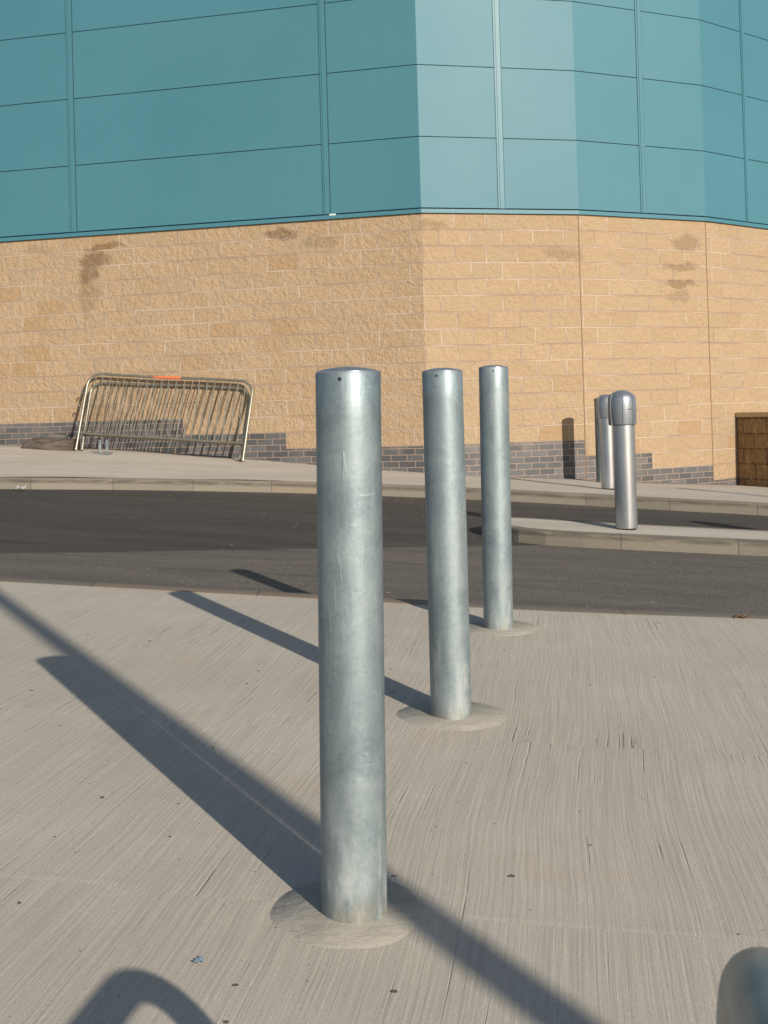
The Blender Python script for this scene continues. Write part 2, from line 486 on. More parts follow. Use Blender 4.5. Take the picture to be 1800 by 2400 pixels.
def mat_shade_block():
    M = Mat("shade_toned_block")  # browner blocks: shade on the low wall's face is put into the colour
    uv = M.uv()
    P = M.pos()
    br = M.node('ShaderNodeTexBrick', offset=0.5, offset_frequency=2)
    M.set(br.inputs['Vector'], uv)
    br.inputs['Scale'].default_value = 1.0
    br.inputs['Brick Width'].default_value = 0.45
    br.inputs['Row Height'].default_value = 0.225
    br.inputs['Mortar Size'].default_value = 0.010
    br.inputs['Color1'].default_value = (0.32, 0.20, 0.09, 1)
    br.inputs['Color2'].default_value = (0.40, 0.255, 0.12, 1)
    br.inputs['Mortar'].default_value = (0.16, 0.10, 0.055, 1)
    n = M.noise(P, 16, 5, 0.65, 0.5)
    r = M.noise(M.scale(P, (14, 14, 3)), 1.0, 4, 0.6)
    col = M.mix(M.math('MULTIPLY', M.ss(r, 0.5, 0.68), 0.75), br.outputs['Color'], (0.46, 0.31, 0.14))  # pale streaks paint sun grazing the rough blocks
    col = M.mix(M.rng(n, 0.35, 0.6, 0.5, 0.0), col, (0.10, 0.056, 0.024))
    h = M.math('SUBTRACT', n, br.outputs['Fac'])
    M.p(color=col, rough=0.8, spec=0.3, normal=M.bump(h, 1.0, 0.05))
    return M.m


M_APRON, M_PATCH, M_FOOT, M_KERB, M_ROAD = mat_apron(), mat_patch(), mat_footway(), mat_kerb(), mat_road()
M_BLOCK, M_BRICK, M_TEAL, M_SHADE = mat_blocks(), mat_bricks(), mat_teal(), mat_shade_block()
M_STRIP = mat_teal("teal_cover_strip", 0.46, 0.42)
M_GALV = mat_galv("galvanised_steel", 0.60, 0.54, 0.58)
M_GALV_OLD = mat_galv("weathered_galvanised_tube", 0.45, 0.40, 0.8)
M_BARRIER = simple("tarnished_barrier_steel", (0.27, 0.255, 0.205), 0.40, 0.7, 12, 0.4, 0.2)
M_GALV_DULL = mat_galv("dull_galvanised_post", 0.42, 0.5, 0.6)
M_ALU = mat_alu("satin_aluminium", (0.46, 0.48, 0.525), 0.30, 0.85)
M_HEAD = mat_alu("grey_metallic_paint", (0.27, 0.29, 0.32), 0.36, 0.6)
M_DARK = simple("dark_gap", (0.012, 0.014, 0.016), 0.9)
M_GAP = simple("joint_shadow_gap", (0.012, 0.03, 0.045), 0.9)
M_JOINT = simple("mastic_joint", (0.17, 0.10, 0.05), 0.8)
M_ORANGE = simple("orange_paint", (0.60, 0.135, 0.05), 0.7)
M_MUD = None
M_COPING = simple("coping_stone", (0.50, 0.36, 0.19), 0.85, 0, 20, 0.2, 0.4)
M_PAPER = simple("white_paper", (0.8, 0.79, 0.75), 0.8)
M_BLUE = simple("pale_blue_foil", (0.48, 0.58, 0.68), 0.45)
M_LEAF = simple("dry_leaf", (0.42, 0.27, 0.15), 0.8, 0, 60, .4)
M_SOIL = simple("ground_soil", (0.18, 0.15, 0.11), 0.95, 0, 3, .3)
M_ROOF = simple("roof_membrane", (0.2, 0.2, 0.2), 0.8)


def mat_hoop():
    M = Mat("dark_weathered_steel_tube")
    P = M.obj()
    n = M.noise(P, 14, 5, 0.6)
    col = M.mix(M.ss(n, 0.35, 0.7), (0.24, 0.26, 0.265), (0.36, 0.37, 0.355))
    M.p(color=col, rough=0.42, metal=0.75, normal=M.bump(n, 0.15, 0.004))
    return M.m


M_HOOP = mat_hoop()


def mat_mound():
    M = Mat("brown_clod")
    P = M.obj()
    n = M.noise(M.scale(P, (5, 14, 26)), 1.0, 5, 0.65)
    g = M.noise(P, 70, 3, 0.7)
    col = M.mix(M.ss(n, 0.3, 0.7), (0.055, 0.044, 0.038), (0.15, 0.118, 0.10))
    M.p(color=col, rough=0.9, spec=0.2, normal=M.bump(M.math('ADD', n, M.math('MULTIPLY', g, .4)), 0.9, 0.02))
    return M.m


M_MUD = mat_mound()


# ------------------------------------------------------------------ mesh helpers
def link(name, bm, mat, parent=None, smooth=None, loc=None):
    me = bpy.data.meshes.new(name)
    bmesh.ops.recalc_face_normals(bm, faces=bm.faces)
    bm.to_mesh(me)
    bm.free()
    for m in (mat if isinstance(mat, (list, tuple)) else [mat]):
        me.materials.append(m)
    if smooth is not None:
        me.shade_smooth()
        me.set_sharp_from_angle(angle=R(smooth))
    o = bpy.data.objects.new(name, me)
    COL.objects.link(o)
    if parent is not None:
        o.parent = parent
    if loc is not None:
        o.location = loc
    return o


def thing(name, label, cat, loc=(0, 0, 0), rotz=0.0, group=None):
    o = bpy.data.objects.new(name, None)
    o.empty_display_size = 0.2
    COL.objects.link(o)
    o.location = loc
    o.rotation_euler = (0, 0, rotz)
    tag(o, label, cat, group)
    return o


def tag(o, label, cat, group=None):
    o["label"] = label
    o["category"] = cat
    if group:
        o["group"] = group


def struct(name, bm, mat, smooth=None):
    o = link(name, bm, mat, None, smooth)
    o["kind"] = "structure"
    return o


def copy_tree(root):
    r = root.copy()
    COL.objects.link(r)
    for ch in list(root.children):
        c = ch.copy()
        COL.objects.link(c)
        c.parent = r
        for g in list(ch.children):
            d = g.copy()
            COL.objects.link(d)
            d.parent = c
    return r


def lathe(bm, prof, seg=64, a0=0.0, a1=2 * math.pi, c=(0, 0, 0), cap=True):
    full = abs(a1 - a0 - 2 * math.pi) < 1e-6
    n = seg if full else seg + 1
    rings = []
    for r, z in prof:
        if r < 1e-6:
            rings.append([bm.verts.new((c[0], c[1], c[2] + z))])
        else:
            rings.append([bm.verts.new((c[0] + r * math.cos(a0 + (a1 - a0) * i / seg), c[1] + r * math.sin(a0 + (a1 - a0) * i / seg), c[2] + z)) for i in range(n)])
    for A, B in zip(rings, rings[1:]):
        m = n if full else n - 1
        for i in range(m):
            j = (i + 1) % n
            vs = [A[i % len(A)], A[j % len(A)], B[j % len(B)], B[i % len(B)]]
            u = []
            for v in vs:
                if v not in u:
                    u.append(v)
            if len(u) >= 3:
                bm.faces.new(u)
    return rings


def tube(bm, pts, r, seg=12, cap=True):
    pts = [Vector(p) for p in pts]
    rings = []
    up = None
    for i, p in enumerate(pts):
        t = (pts[min(i + 1, len(pts) - 1)] - pts[max(i - 1, 0)]).normalized()
        if up is None:
            up = Vector((0, 0, 1)) if abs(t.z) < 0.9 else Vector((0, 1, 0))
        a = t.cross(up).normalized()
        b = a.cross(t).normalized()
        up = b
        rr = r[i] if isinstance(r, (list, tuple)) else r
        rings.append([bm.verts.new(p + (a * math.cos(2 * math.pi * k / seg) + b * math.sin(2 * math.pi * k / seg)) * rr) for k in range(seg)])
    for A, B in zip(rings, rings[1:]):
        for k in range(seg):
            bm.faces.new((A[k], A[(k + 1) % seg], B[(k + 1) % seg], B[k]))
    if cap:
        bm.faces.new(rings[0])
        bm.faces.new(list(reversed(rings[-1])))


def box(bm, lo, hi, M=None):
    vs = [bm.verts.new((x, y, z)) for x in (lo[0], hi[0]) for y in (lo[1], hi[1]) for z in (lo[2], hi[2])]
    for f in ((0, 1, 3, 2), (4, 6, 7, 5), (0, 4, 5, 1), (2, 3, 7, 6), (0, 2, 6, 4), (1, 5, 7, 3)):
        bm.faces.new([vs[i] for i in f])
    if M is not None:
        for v in vs:
            v.co = M @ v.co
    return vs


def interp(x, P):
    if x <= P[0][0]:
        a, b = P[0], P[1]
    elif x >= P[-1][0]:
        a, b = P[-2], P[-1]
    else:
        for a, b in zip(P, P[1:]):
            if a[0] <= x <= b[0]:
                break
    t = (x - a[0]) / (b[0] - a[0])
    return a[1] + t * (b[1] - a[1])


# ------------------------------------------------------------------ the lie of the land
def apron_z(x, y):
    return -0.0319 + 0.01155 * y - 0.045 * x


def road_z(x, y):
    return -0.210 - 0.055 * x + 0.013 * y


def wall_pts():
    V1 = Vector((0.5705, 15.5258))
    hd = [(0.2281, 2.265), (0.4315, 2.24), (0.6679, 2.25), (0.90, 2.25), (1.13, 2.25), (1.35, 2.25)]
    L0 = V1 + Vector((-0.97162, 0.23653)) * 16.6
    pts = [(-16.6, L0), (0.0, V1)]
    u = 0.0
    p = V1
    for a, l in hd:
        p = p + Vector((math.cos(a), math.sin(a))) * l
        u += l
        pts.append((u, p))
    return pts


WP = wall_pts()


def wall_at(u, off=0.0):
    for i in range(len(WP) - 1):
        (u0, a), (u1, b) = WP[i], WP[i + 1]
        if u <= u1 + 1e-9 or i == len(WP) - 2:
            t = (u - u0) / (u1 - u0)
            q = a.lerp(b, t)
            d = (b - a).normalized()
            n = Vector((d.y, -d.x))
            if abs(u - u1) < 1e-6 and i + 2 < len(WP):
                d2 = (WP[i + 2][1] - b).normalized()
                n2 = Vector((d2.y, -d2.x))
                m = (n + n2).normalized()
                return q + m * (off / m.dot(n))
            return q + n * off
    return q


# foot of the wall: z of the paving along u
FOOT = [(-16.6, 0.95), (-12, 0.82), (-8, 0.66), (-6.46, 0.567), (-4.73, 0.471), (-3.74, 0.391), (-2.58, 0.287), (-0.65, 0.109), (0.54, 0.003),
        (2.265, -0.127), (3.16, -0.209), (4.5, -0.318), (5.1, -0.36), (6.75, -0.47), (11, -0.75)]
KERB = [(-30, 5.0), (-14, 10.2), (-9, 11.6), (-6, 12.25), (-4.2, 12.6), (-2.7, 12.95), (-1.0, 13.08), (0, 12.98), (0.93, 12.84), (1.4, 12.74), (2.2, 12.45), (2.7, 12.27), (3.94, 11.9),
        (6, 11.2), (9, 9.9), (14, 7.4), (24, 1.5)]
EDGE = [(-30, 10.2), (-6, 6.9), (-2.046, 6.068), (-1.226, 5.894), (-0.452, 5.73), (-0.029, 5.65), (0.778, 5.464), (1.758, 5.381), (5, 4.98), (10, 4.3), (30, 1.5)]
KH = 0.122


def smooth_line(P, x0, x1, step):
    out = []
    x = x0
    while x < x1 + 1e-6:
        y = sum(interp(x + d, P) for d in (-.5, -.25, 0, .25, .5)) / 5
        out.append((x, y))
        x += step
    return out


KL = smooth_line(KERB, -15, 11, 0.25)
EL = smooth_line(EDGE, -25, 25, 0.25)
WALLXY = [(wall_at(u).x, wall_at(u).y, interp(u, FOOT)) for u in [-16.6, -14, -12, -10, -8, -6.46, -5.5, -4.73, -3.74, -2.58, -1.5, -0.65, 0.0, .54, 1.3, 2.265, 3.16, 4.505, 5.1, 6.755, 9.0]]


def pav_z(x, y):
    ky = interp(x, KL)
    kz = road_z(x, ky) + KH
    wy = interp(x, [(a, b) for a, b, c in WALLXY])
    wz = interp(x, [(a, c) for a, b, c in WALLXY])
    t = (y - ky) / (wy - ky)
    return kz + t * (wz - kz)


# ground sheet under everything
bm = bmesh.new()
vs = [bm.verts.new((x, y, -0.75 - 0.05 * x + 0.012 * y)) for x, y in ((-300, -300), (300, -300), (300, 300), (-300, 300))]
bm.faces.new(vs)
struct("ground", bm, M_SOIL)

# road
bm = bmesh.new()
grid = [[bm.verts.new((x, y, road_z(x, y))) for y in (-2, 2, 4, 6, 8, 10, 12, 14.5)] for x in range(-25, 26, 5)]
for A, B in zip(grid, grid[1:]):
    for i in range(len(A) - 1):
        bm.faces.new((A[i], B[i], B[i + 1], A[i + 1]))
struct("road", bm, M_ROAD)

# apron: brushed concrete, up to the back of its kerb
KW = 0.13
bm = bmesh.new()
cols = []
for x, y in EL:
    ye = y - KW
    cols.append([bm.verts.new((x, yy, apron_z(x, yy))) for yy in (-28, -12, -4, 0, 2, ye)])
for A, B in zip(cols, cols[1:]):
    for i in range(len(A) - 1):
        bm.faces.new((A[i], B[i], B[i + 1], A[i + 1]))
struct("apron", bm, M_APRON)


def kerb_mesh(line, ztop, zroad, sign, width, r=0.022, below=0.12):
    """kerb along line of the road-side foot; sign = direction (in y) of the back of the kerb"""
    bm = bmesh.new()
    uvl = bm.loops.layers.uv.new("UVMap")
    u = 0
    prev = None
    rows = []
    for i, (x, y) in enumerate(line):
        if i:
            u += math.hypot(x - line[i - 1][0], y - line[i - 1][1])
        zr = zroad(x, y)
        zt = ztop(x, y)
        h = zt - zr
        prof = [(0.0, -below), (0.0, h - r), (r * 0.3, h - r * 0.3), (r, h), (width, ztop(x, y + sign * width) - zr), (width, -below)]
        rows.append([(bm.verts.new((x, y + sign * d, zr + hh)), u, hh if d <= r else h + d) for d, hh in prof])
    for A, B in zip(rows, rows[1:]):
        for k in range(len(A) - 1):
            q = (A[k], B[k], B[k + 1], A[k + 1])
            f = bm.faces.new([a[0] for a in q])
            for lp, a in zip(f.loops, q):
                lp[uvl].uv = (a[1], a[2])
    return bm


struct("apron_kerb", kerb_mesh(EL, lambda x, y: apron_z(x, y) + 0.003, road_z, -1, KW, 0.012), M_KERB, 50)
struct("footway_kerb", kerb_mesh(KL, lambda x, y: road_z(x, y) + KH, road_z, 1, 0.14), M_KERB, 50)

# footway between kerb and building
bm = bmesh.new()
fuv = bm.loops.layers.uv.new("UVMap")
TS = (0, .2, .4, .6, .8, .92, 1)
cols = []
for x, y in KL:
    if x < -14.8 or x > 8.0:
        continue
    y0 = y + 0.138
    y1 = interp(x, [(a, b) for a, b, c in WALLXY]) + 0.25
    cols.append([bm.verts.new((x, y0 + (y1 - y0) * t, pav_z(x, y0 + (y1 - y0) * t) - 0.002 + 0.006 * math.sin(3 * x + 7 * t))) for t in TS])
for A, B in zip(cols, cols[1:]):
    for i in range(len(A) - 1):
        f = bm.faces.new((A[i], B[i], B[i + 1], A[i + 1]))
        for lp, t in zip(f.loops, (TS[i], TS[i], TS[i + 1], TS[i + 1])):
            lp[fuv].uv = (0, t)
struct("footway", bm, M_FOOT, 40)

# traffic island
ISL = [(0.80, 9.80), (0.82, 9.58), (0.90, 9.38), (1.04, 9.22), (1.24, 9.10), (1.52, 9.01), (1.82, 8.955), (2.65, 8.83), (4.0, 8.62), (6.5, 8.2),
       (6.5, 9.0), (4.4, 9.33), (3.16, 9.60), (2.155, 9.83), (1.75, 9.93), (1.45, 10.04), (1.25, 10.11), (1.08, 10.13), (0.94, 10.08), (0.85, 9.97)]


def island():
    bm = bmesh.new()
    uvl = bm.loops.layers.uv.new("UVMap")
    H = 0.108
    c = Vector((sum(p[0] for p in ISL) / len(ISL), sum(p[1] for p in ISL) / len(ISL)))
    n = len(ISL)

    def inset(d):
        out = []
        for i in range(n):
            a, b, e = Vector(ISL[i - 1]), Vector(ISL[i]), Vector(ISL[(i + 1) % n])
            d1, d2 = (b - a).normalized(), (e - b).normalized()
            n1, n2 = Vector((-d1.y, d1.x)), Vector((-d2.y, d2.x))
            m = (n1 + n2).normalized()
            out.append(b + m * (d / max(0.5, m.dot(n1))))
        return out
    # signed area decides the inner side
    ar = sum(ISL[i - 1][0] * ISL[i][1] - ISL[i][0] * ISL[i - 1][1] for i in range(n))
    sg = 1 if ar > 0 else -1
    levels = [(0.0, -0.1), (0.0, H - 0.02), (0.006 * sg, H - 0.006), (0.022 * sg, H), (0.125 * sg, H + 0.002)]
    us = [0]
    for i in range(n):
        us.append(us[-1] + (Vector(ISL[(i + 1) % n]) - Vector(ISL[i])).length)
    off = 0.02 - us[6]
    rings = []
    for d, h in levels:
        pts = inset(d)
        rings.append([(bm.verts.new((p.x, p.y, road_z(p.x, p.y) + h)), h if abs(d) < 0.03 else H + abs(d)) for p in pts])
    for A, B in zip(rings, rings[1:]):
        for i in range(n):
            j = (i + 1) % n
            f = bm.faces.new((A[i][0], A[j][0], B[j][0], B[i][0]))
            for lp, (uu, vv) in zip(f.loops, ((us[i] + off, A[i][1]), (us[i + 1] + off, A[j][1]), (us[i + 1] + off, B[j][1]), (us[i] + off, B[i][1]))):
                lp[uvl].uv = (uu, vv)
    f = bm.faces.new([q[0] for q in rings[-1]])
    f.material_index = 1
    return bm


struct("traffic_island", island(), [M_KERB, M_FOOT])


# ------------------------------------------------------------------ building
bld = thing("retail_building", "tan split-block building with dark brick plinth and teal metal cladding above, faceted bowed front", "building", (0.57, 15.9, 0.0))
ORG = Vector(bld.location)


def bpart(name, bm, mat, smooth=None):
    for v in bm.verts:
        v.co -= ORG
    return link(name, bm, mat, bld, smooth)


ZT = 3.569
UK = [p[0] for p in WP]
PHASE = {0: 0.4035, 1: -0.009, 2: -0.038, 3: 0.10, 4: 0, 5: 0, 6: 0}
# top of the dark brick plinth, stepping down with the slope: (from u, course number)
STEP = [(-16.6, 10), (-11.5, 11), (-7.4, 12), (-3.535, 13), (-2.006, 14), (2.265, 15), (3.405, 16), (4.505, 17), (6.9, 18), (9.0, 19)]


def stepz(u):
    k = STEP[0][1]
    for a, b in STEP:
        if u >= a - 1e-6:
            k = b
    return ZT - 0.225 * k


bmw, bmp = bmesh.new(), bmesh.new()
uvw, uvp = bmw.loops.layers.uv.new("UVMap"), bmp.loops.layers.uv.new("UVMap")
cuts = sorted(set(UK + [a for a, b in STEP]))
cuts = [c for c in cuts if UK[0] <= c <= UK[-1]]
for a, b in zip(cuts, cuts[1:]):
    seg = max(i for i in range(len(UK) - 1) if UK[i] <= a + 1e-6)
    zs = stepz(a)
    for bmx, uvl, z0, z1 in ((bmw, uvw, zs, ZT), (bmp, uvp, -1.4, zs)):
        pa, pb = wall_at(a), wall_at(b)
        vs = [bmx.verts.new((pa.x, pa.y, z0)), bmx.verts.new((pb.x, pb.y, z0)), bmx.verts.new((pb.x, pb.y, z1)), bmx.verts.new((pa.x, pa.y, z1))]
        f = bmx.faces.new(vs)
        u0 = (UK[seg] if seg else 0.0) - PHASE.get(seg, 0)
        if seg == 0:
            u0 = -PHASE[0]
        for lp, (uu, zz) in zip(f.loops, ((a, z0), (b, z0), (b, z1), (a, z1))):
            lp[uvl].uv = (uu - u0 + 45.0, zz + 0.931 + 2.25)


def no_recalc(name, bm, mat):
    me = bpy.data.meshes.new(name)
    for v in bm.verts:
        v.co -= ORG
    bm.to_mesh(me)
    bm.free()
    me.materials.append(mat)
    o = bpy.data.objects.new(name, me)
    COL.objects.link(o)
    o.parent = bld
    return o


no_recalc("block_wall", bmw, M_BLOCK)
no_recalc("brick_plinth", bmp, M_BRICK)


def strip(path_u, z0, z1, o_in, o_out):
    """solid band following the wall line between the given u's"""
    bm = bmesh.new()
    us = [path_u[0]] + [k for k in UK if path_u[0] + 1e-4 < k < path_u[1] - 1e-4] + [path_u[1]]
    cols = []
    for u in us:
        i, o = wall_at(u, o_in), wall_at(u, o_out)
        cols.append([bm.verts.new((i.x, i.y, z0)), bm.verts.new((o.x, o.y, z0)), bm.verts.new((o.x, o.y, z1)), bm.verts.new((i.x, i.y, z1))])
    for A, B in zip(cols, cols[1:]):
        for k in range(4):
            bm.faces.new((A[k], B[k], B[(k + 1) % 4], A[(k + 1) % 4]))
    bm.faces.new(cols[0])
    bm.faces.new(list(reversed(cols[-1])))
    return bm


HTOP = 3.628 + 0.975 * 6
bpart("wall_core", strip((UK[0], UK[-1]), ZT + 0.001, HTOP - 0.01, -0.3, -0.03), M_GAP)
bpart("base_trim", strip((UK[0], UK[-1]), ZT - 0.004, ZT + 0.050, -0.025, 0.034), M_STRIP)
bpart("roof_trim", strip((UK[0], UK[-1]), HTOP, HTOP + 0.12, -0.31, 0.05), M_TEAL)
MUL = [-16.6, -12.84, -9.0, -5.1602, -1.3206, 1.1379, 3.378, 5.558, 7.88, 10.1, 12.5, UK[-1]]
G = 0.0055
for a, b in zip(MUL, MUL[1:]):
    for k in range(6):
        z0 = 3.628 + 0.975 * k
        o = bpart("cladding_panel", strip((a + 0.002, b - 0.002), z0 + G + (0.006 if k == 0 else 0), z0 + 0.975 - G, -0.028, 0.014), M_TEAL)
for m in MUL[1:-1]:
    o = bpart("cover_strip", strip((m - 0.046, m + 0.046), 3.634, HTOP - 0.003, 0.015, 0.026), M_STRIP)
    bpart("strip_groove", strip((m + 0.0465, m + 0.056), 3.634, HTOP - 0.003, 0.0145, 0.0165), M_GAP)
    bpart("strip_lip", strip((m - 0.018, m + 0.024), 3.634, HTOP - 0.003, 0.0265, 0.033), M_STRIP)
for k in (2.265, 4.505):
    bpart("movement_joint", strip((k - 0.007, k + 0.007), -1.0, ZT - 0.006, -0.01, 0.003), M_JOINT)
# sides, back and roof of the building, out of view
bm = bmesh.new()
back = [(WP[0][1].x - 1, 34.0), (WP[-1][1].x + 6, 34.0)]
ring = [wall_at(u, -0.05) for u in UK] + [Vector(back[1]), Vector(back[0])]
top = [bm.verts.new((p.x, p.y, HTOP - 0.02)) for p in ring]
bm.faces.new(top)
n = len(UK)
low = [bm.verts.new((p.x, p.y, -1.4)) for p in (ring[n - 1], ring[n], ring[n + 1], ring[0])]
tp = [top[n - 1], top[n], top[n + 1], top[0]]
for i in range(3):
    bm.faces.new((low[i], low[i + 1], tp[i + 1], tp[i]))
bpart("roof", bm, M_ROOF)
# end cap of the metal trim by the second cover strip
q = wall_at(-1.24, 0.036)
bm = bmesh.new()
d = Vector((0.97162, -0.23653))
Mx = Matrix.Translation((q.x, q.y, ZT + 0.052)) @ Matrix.Rotation(math.atan2(d.y, d.x), 4, 'Z')
box(bm, (-0.04, -0.003, -0.012), (0.05, 0.02, 0.012), Mx)
bpart("trim_clip", bm, simple("pale_trim_clip", (0.45, 0.55, 0.52), 0.5))

# ------------------------------------------------------------------ low side wall with coping
LW0 = Vector((5.287, 17.348, 0))
LD = Vector((0.494, -0.869, 0)).normalized()
LN = Vector((LD.y, -LD.x, 0))          # towards the viewer's left
if LN.x > 0:
    LN = -LN
lw = thing("low_side_wall", "low block wall with stone coping, shaded brown face, abutting the building at right edge", "wall", (LW0.x, LW0.y, 0))


def lwbox(l0, l1, w0, w1, z0, z1, uv=True):
    bm = bmesh.new()
    uvl = bm.loops.layers.uv.new("UVMap")
    P = lambda l, ww, z: (LD * l - LN * ww) + Vector((0, 0, z))
    vs = {}
    for i, l in enumerate((l0, l1)):
        for j, ww in enumerate((w0, w1)):
            for k, z in enumerate((z0, z1)):
                vs[i, j, k] = (bm.verts.new(P(l, ww, z)), (l if True else 0) + ww, z)
    for f in (((0, 0, 0), (1, 0, 0), (1, 0, 1), (0, 0, 1)), ((0, 1, 0), (1, 1, 0), (1, 1, 1), (0, 1, 1)), ((0, 0, 0), (0, 1, 0), (0, 1, 1), (0, 0, 1)),
              ((1, 0, 0), (1, 1, 0), (1, 1, 1), (1, 0, 1)), ((0, 0, 1), (1, 0, 1), (1, 1, 1), (0, 1, 1)), ((0, 0, 0), (1, 0, 0), (1, 1, 0), (0, 1, 0))):
        fc = bm.faces.new([vs[q][0] for q in f])
        for lp, q in zip(fc.loops, f):
            lp[uvl].uv = (vs[q][1] + 0.1, vs[q][2] + 2.25 + 0.04)
    return bm


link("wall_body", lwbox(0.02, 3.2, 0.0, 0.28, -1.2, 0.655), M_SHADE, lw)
link("coping", lwbox(0.02, 3.23, -0.03, 0.31, 0.658, 0.725), M_COPING, lw)


# ------------------------------------------------------------------ galvanised bollards
RB = 0.0635


def make_bollard():
    t = thing("steel_bollard", "galvanised steel bollard nearest the viewer, thickest of the three in the picture", "bollard", (-0.086, 2.241, 0.0), 0, "galvanised bollards on the concrete apron")
    bm = bmesh.new()
    H = 1.04
    prof = [(RB, -0.08)] + [(RB, H * i / 12) for i in range(13)] + [(RB - 0.0012, H + 0.002), (RB - 0.003, H + 0.0025)]
    lathe(bm, prof, 96)
    link("tube", bm, M_GALV, t, 40)
    bm = bmesh.new()
    prof = [(RB - 0.0025, H + 0.0005), (RB - 0.0015, H + 0.003), (RB - 0.004, H + 0.0055)]
    for i in range(1, 9):
        a = i / 8
        prof.append(((RB - 0.004) * math.cos(a * math.pi / 2) if i < 8 else 0.0, H + 0.0055 + 0.009 * math.sin(a * math.pi / 2)))
    prof = [(RB - 0.0025, H + 0.0005), (RB - 0.0015, H + 0.003), (RB - 0.004, H + 0.0055)] + [((RB - 0.004) * (1 - (i / 10)), H + 0.0055 + 0.0085 * (1 - (1 - i / 10) ** 2)) for i in range(1, 11)]
    lathe(bm, prof, 96)
    link("domed_cap", bm, M_GALV, t, 40)
    bm = bmesh.new()
    lathe(bm, [(RB - 0.0038, H + 0.0045), (RB - 0.0022, H + 0.0050), (RB - 0.0008, H + 0.0042), (RB - 0.0004, H + 0.0026), (RB - 0.0012, H + 0.0012)], 96)
    link("weld_bead", bm, M_ALU, t, 60)
    bm = bmesh.new()
    # drilled vent hole: a short dark disc set a hair proud of the pipe
    a = R(-90 - 13)
    c = Vector((math.cos(a) * (RB + 0.0004), math.sin(a) * (RB + 0.0004), H - 0.0115))
    tube(bm, [c - Vector((math.cos(a), math.sin(a), 0)) * 0.004, c], 0.0036, 16)
    link("vent_hole", bm, M_DARK, t)
    return t


def place_bollard(t, base, top, rz, label):
    base, top = Vector(base), Vector(top)
    base.z = apron_z(base.x, base.y)
    d = top - base
    t.location = base
    t.rotation_euler = (math.atan2(-d.y, d.z), math.atan2(d.x, d.z), rz)
    t.scale = (1, 1, d.length / 1.04)
    t["label"] = label


b1 = make_bollard()
b2, b3 = copy_tree(b1), copy_tree(b1)
place_bollard(b1, (-0.086, 2.241, 0), (-0.069, 2.241, 1.036), 0.0, "galvanised steel bollard nearest the viewer, with pole shadow crossing behind its foot")
place_bollard(b2, (0.181, 3.609, 0), (0.184, 3.609, 1.072), R(-7), "middle galvanised steel bollard, its shadow lying wholly on the pale concrete")
place_bollard(b3, (0.463, 4.969, 0), (0.475, 4.969, 1.121), R(6), "farthest galvanised steel bollard, standing beside the road edge")
for q, (b, rr) in enumerate(((b1, 0.150), (b2, 0.168), (b3, 0.165))):
    bm = bmesh.new()
    c = b.location
    dx = (-0.012, 0.006, 0.01)[q]
    N = 48
    rnd = random.Random(q)
    ph = [rnd.uniform(0, 6.28) for _ in range(4)]
    outer, inner = [], []
    for i in range(N):
        a = 2 * math.pi * i / N
        r = rr * (1 + 0.035 * math.sin(2 * a + ph[0]) + 0.03 * math.sin(3 * a + ph[1]) + 0.015 * math.sin(7 * a + ph[2]))
        x, y = c.x + dx + r * math.cos(a), c.y + r * math.sin(a)
        outer.append(bm.verts.new((x, y, apron_z(x, y) - 0.001)))
    mid = []
    for i in range(N):
        v = outer[i].co
        x, y = c.x + (v.x - c.x) * 0.985, c.y + (v.y - c.y) * 0.985
        mid.append(bm.verts.new((x, y, apron_z(x, y) + 0.0010)))
        a = 2 * math.pi * i / N
        r = RB * 1.10
        x, y = c.x + r * math.cos(a), c.y + r * math.sin(a)
        inner.append(bm.verts.new((x, y, apron_z(x, y) + 0.0018 + 0.0005 * math.sin(a * 3 + ph[3]))))
    cen = []
    for i in range(N):
        a = 2 * math.pi * i / N
        x, y = c.x + RB * 0.9 * math.cos(a), c.y + RB * 0.9 * math.sin(a)
        cen.append(bm.verts.new((x, y, apron_z(x, y) + 0.005)))
    for A, B in ((outer, mid), (mid, inner), (inner, cen)):
        for i in range(N):
            j = (i + 1) % N
            bm.faces.new((A[i], A[j], B[j], B[i]))
    struct("concrete_footing", bm, M_PATCH, 60)


# ------------------------------------------------------------------ silver bollards with domed heads
RS = 0.0890


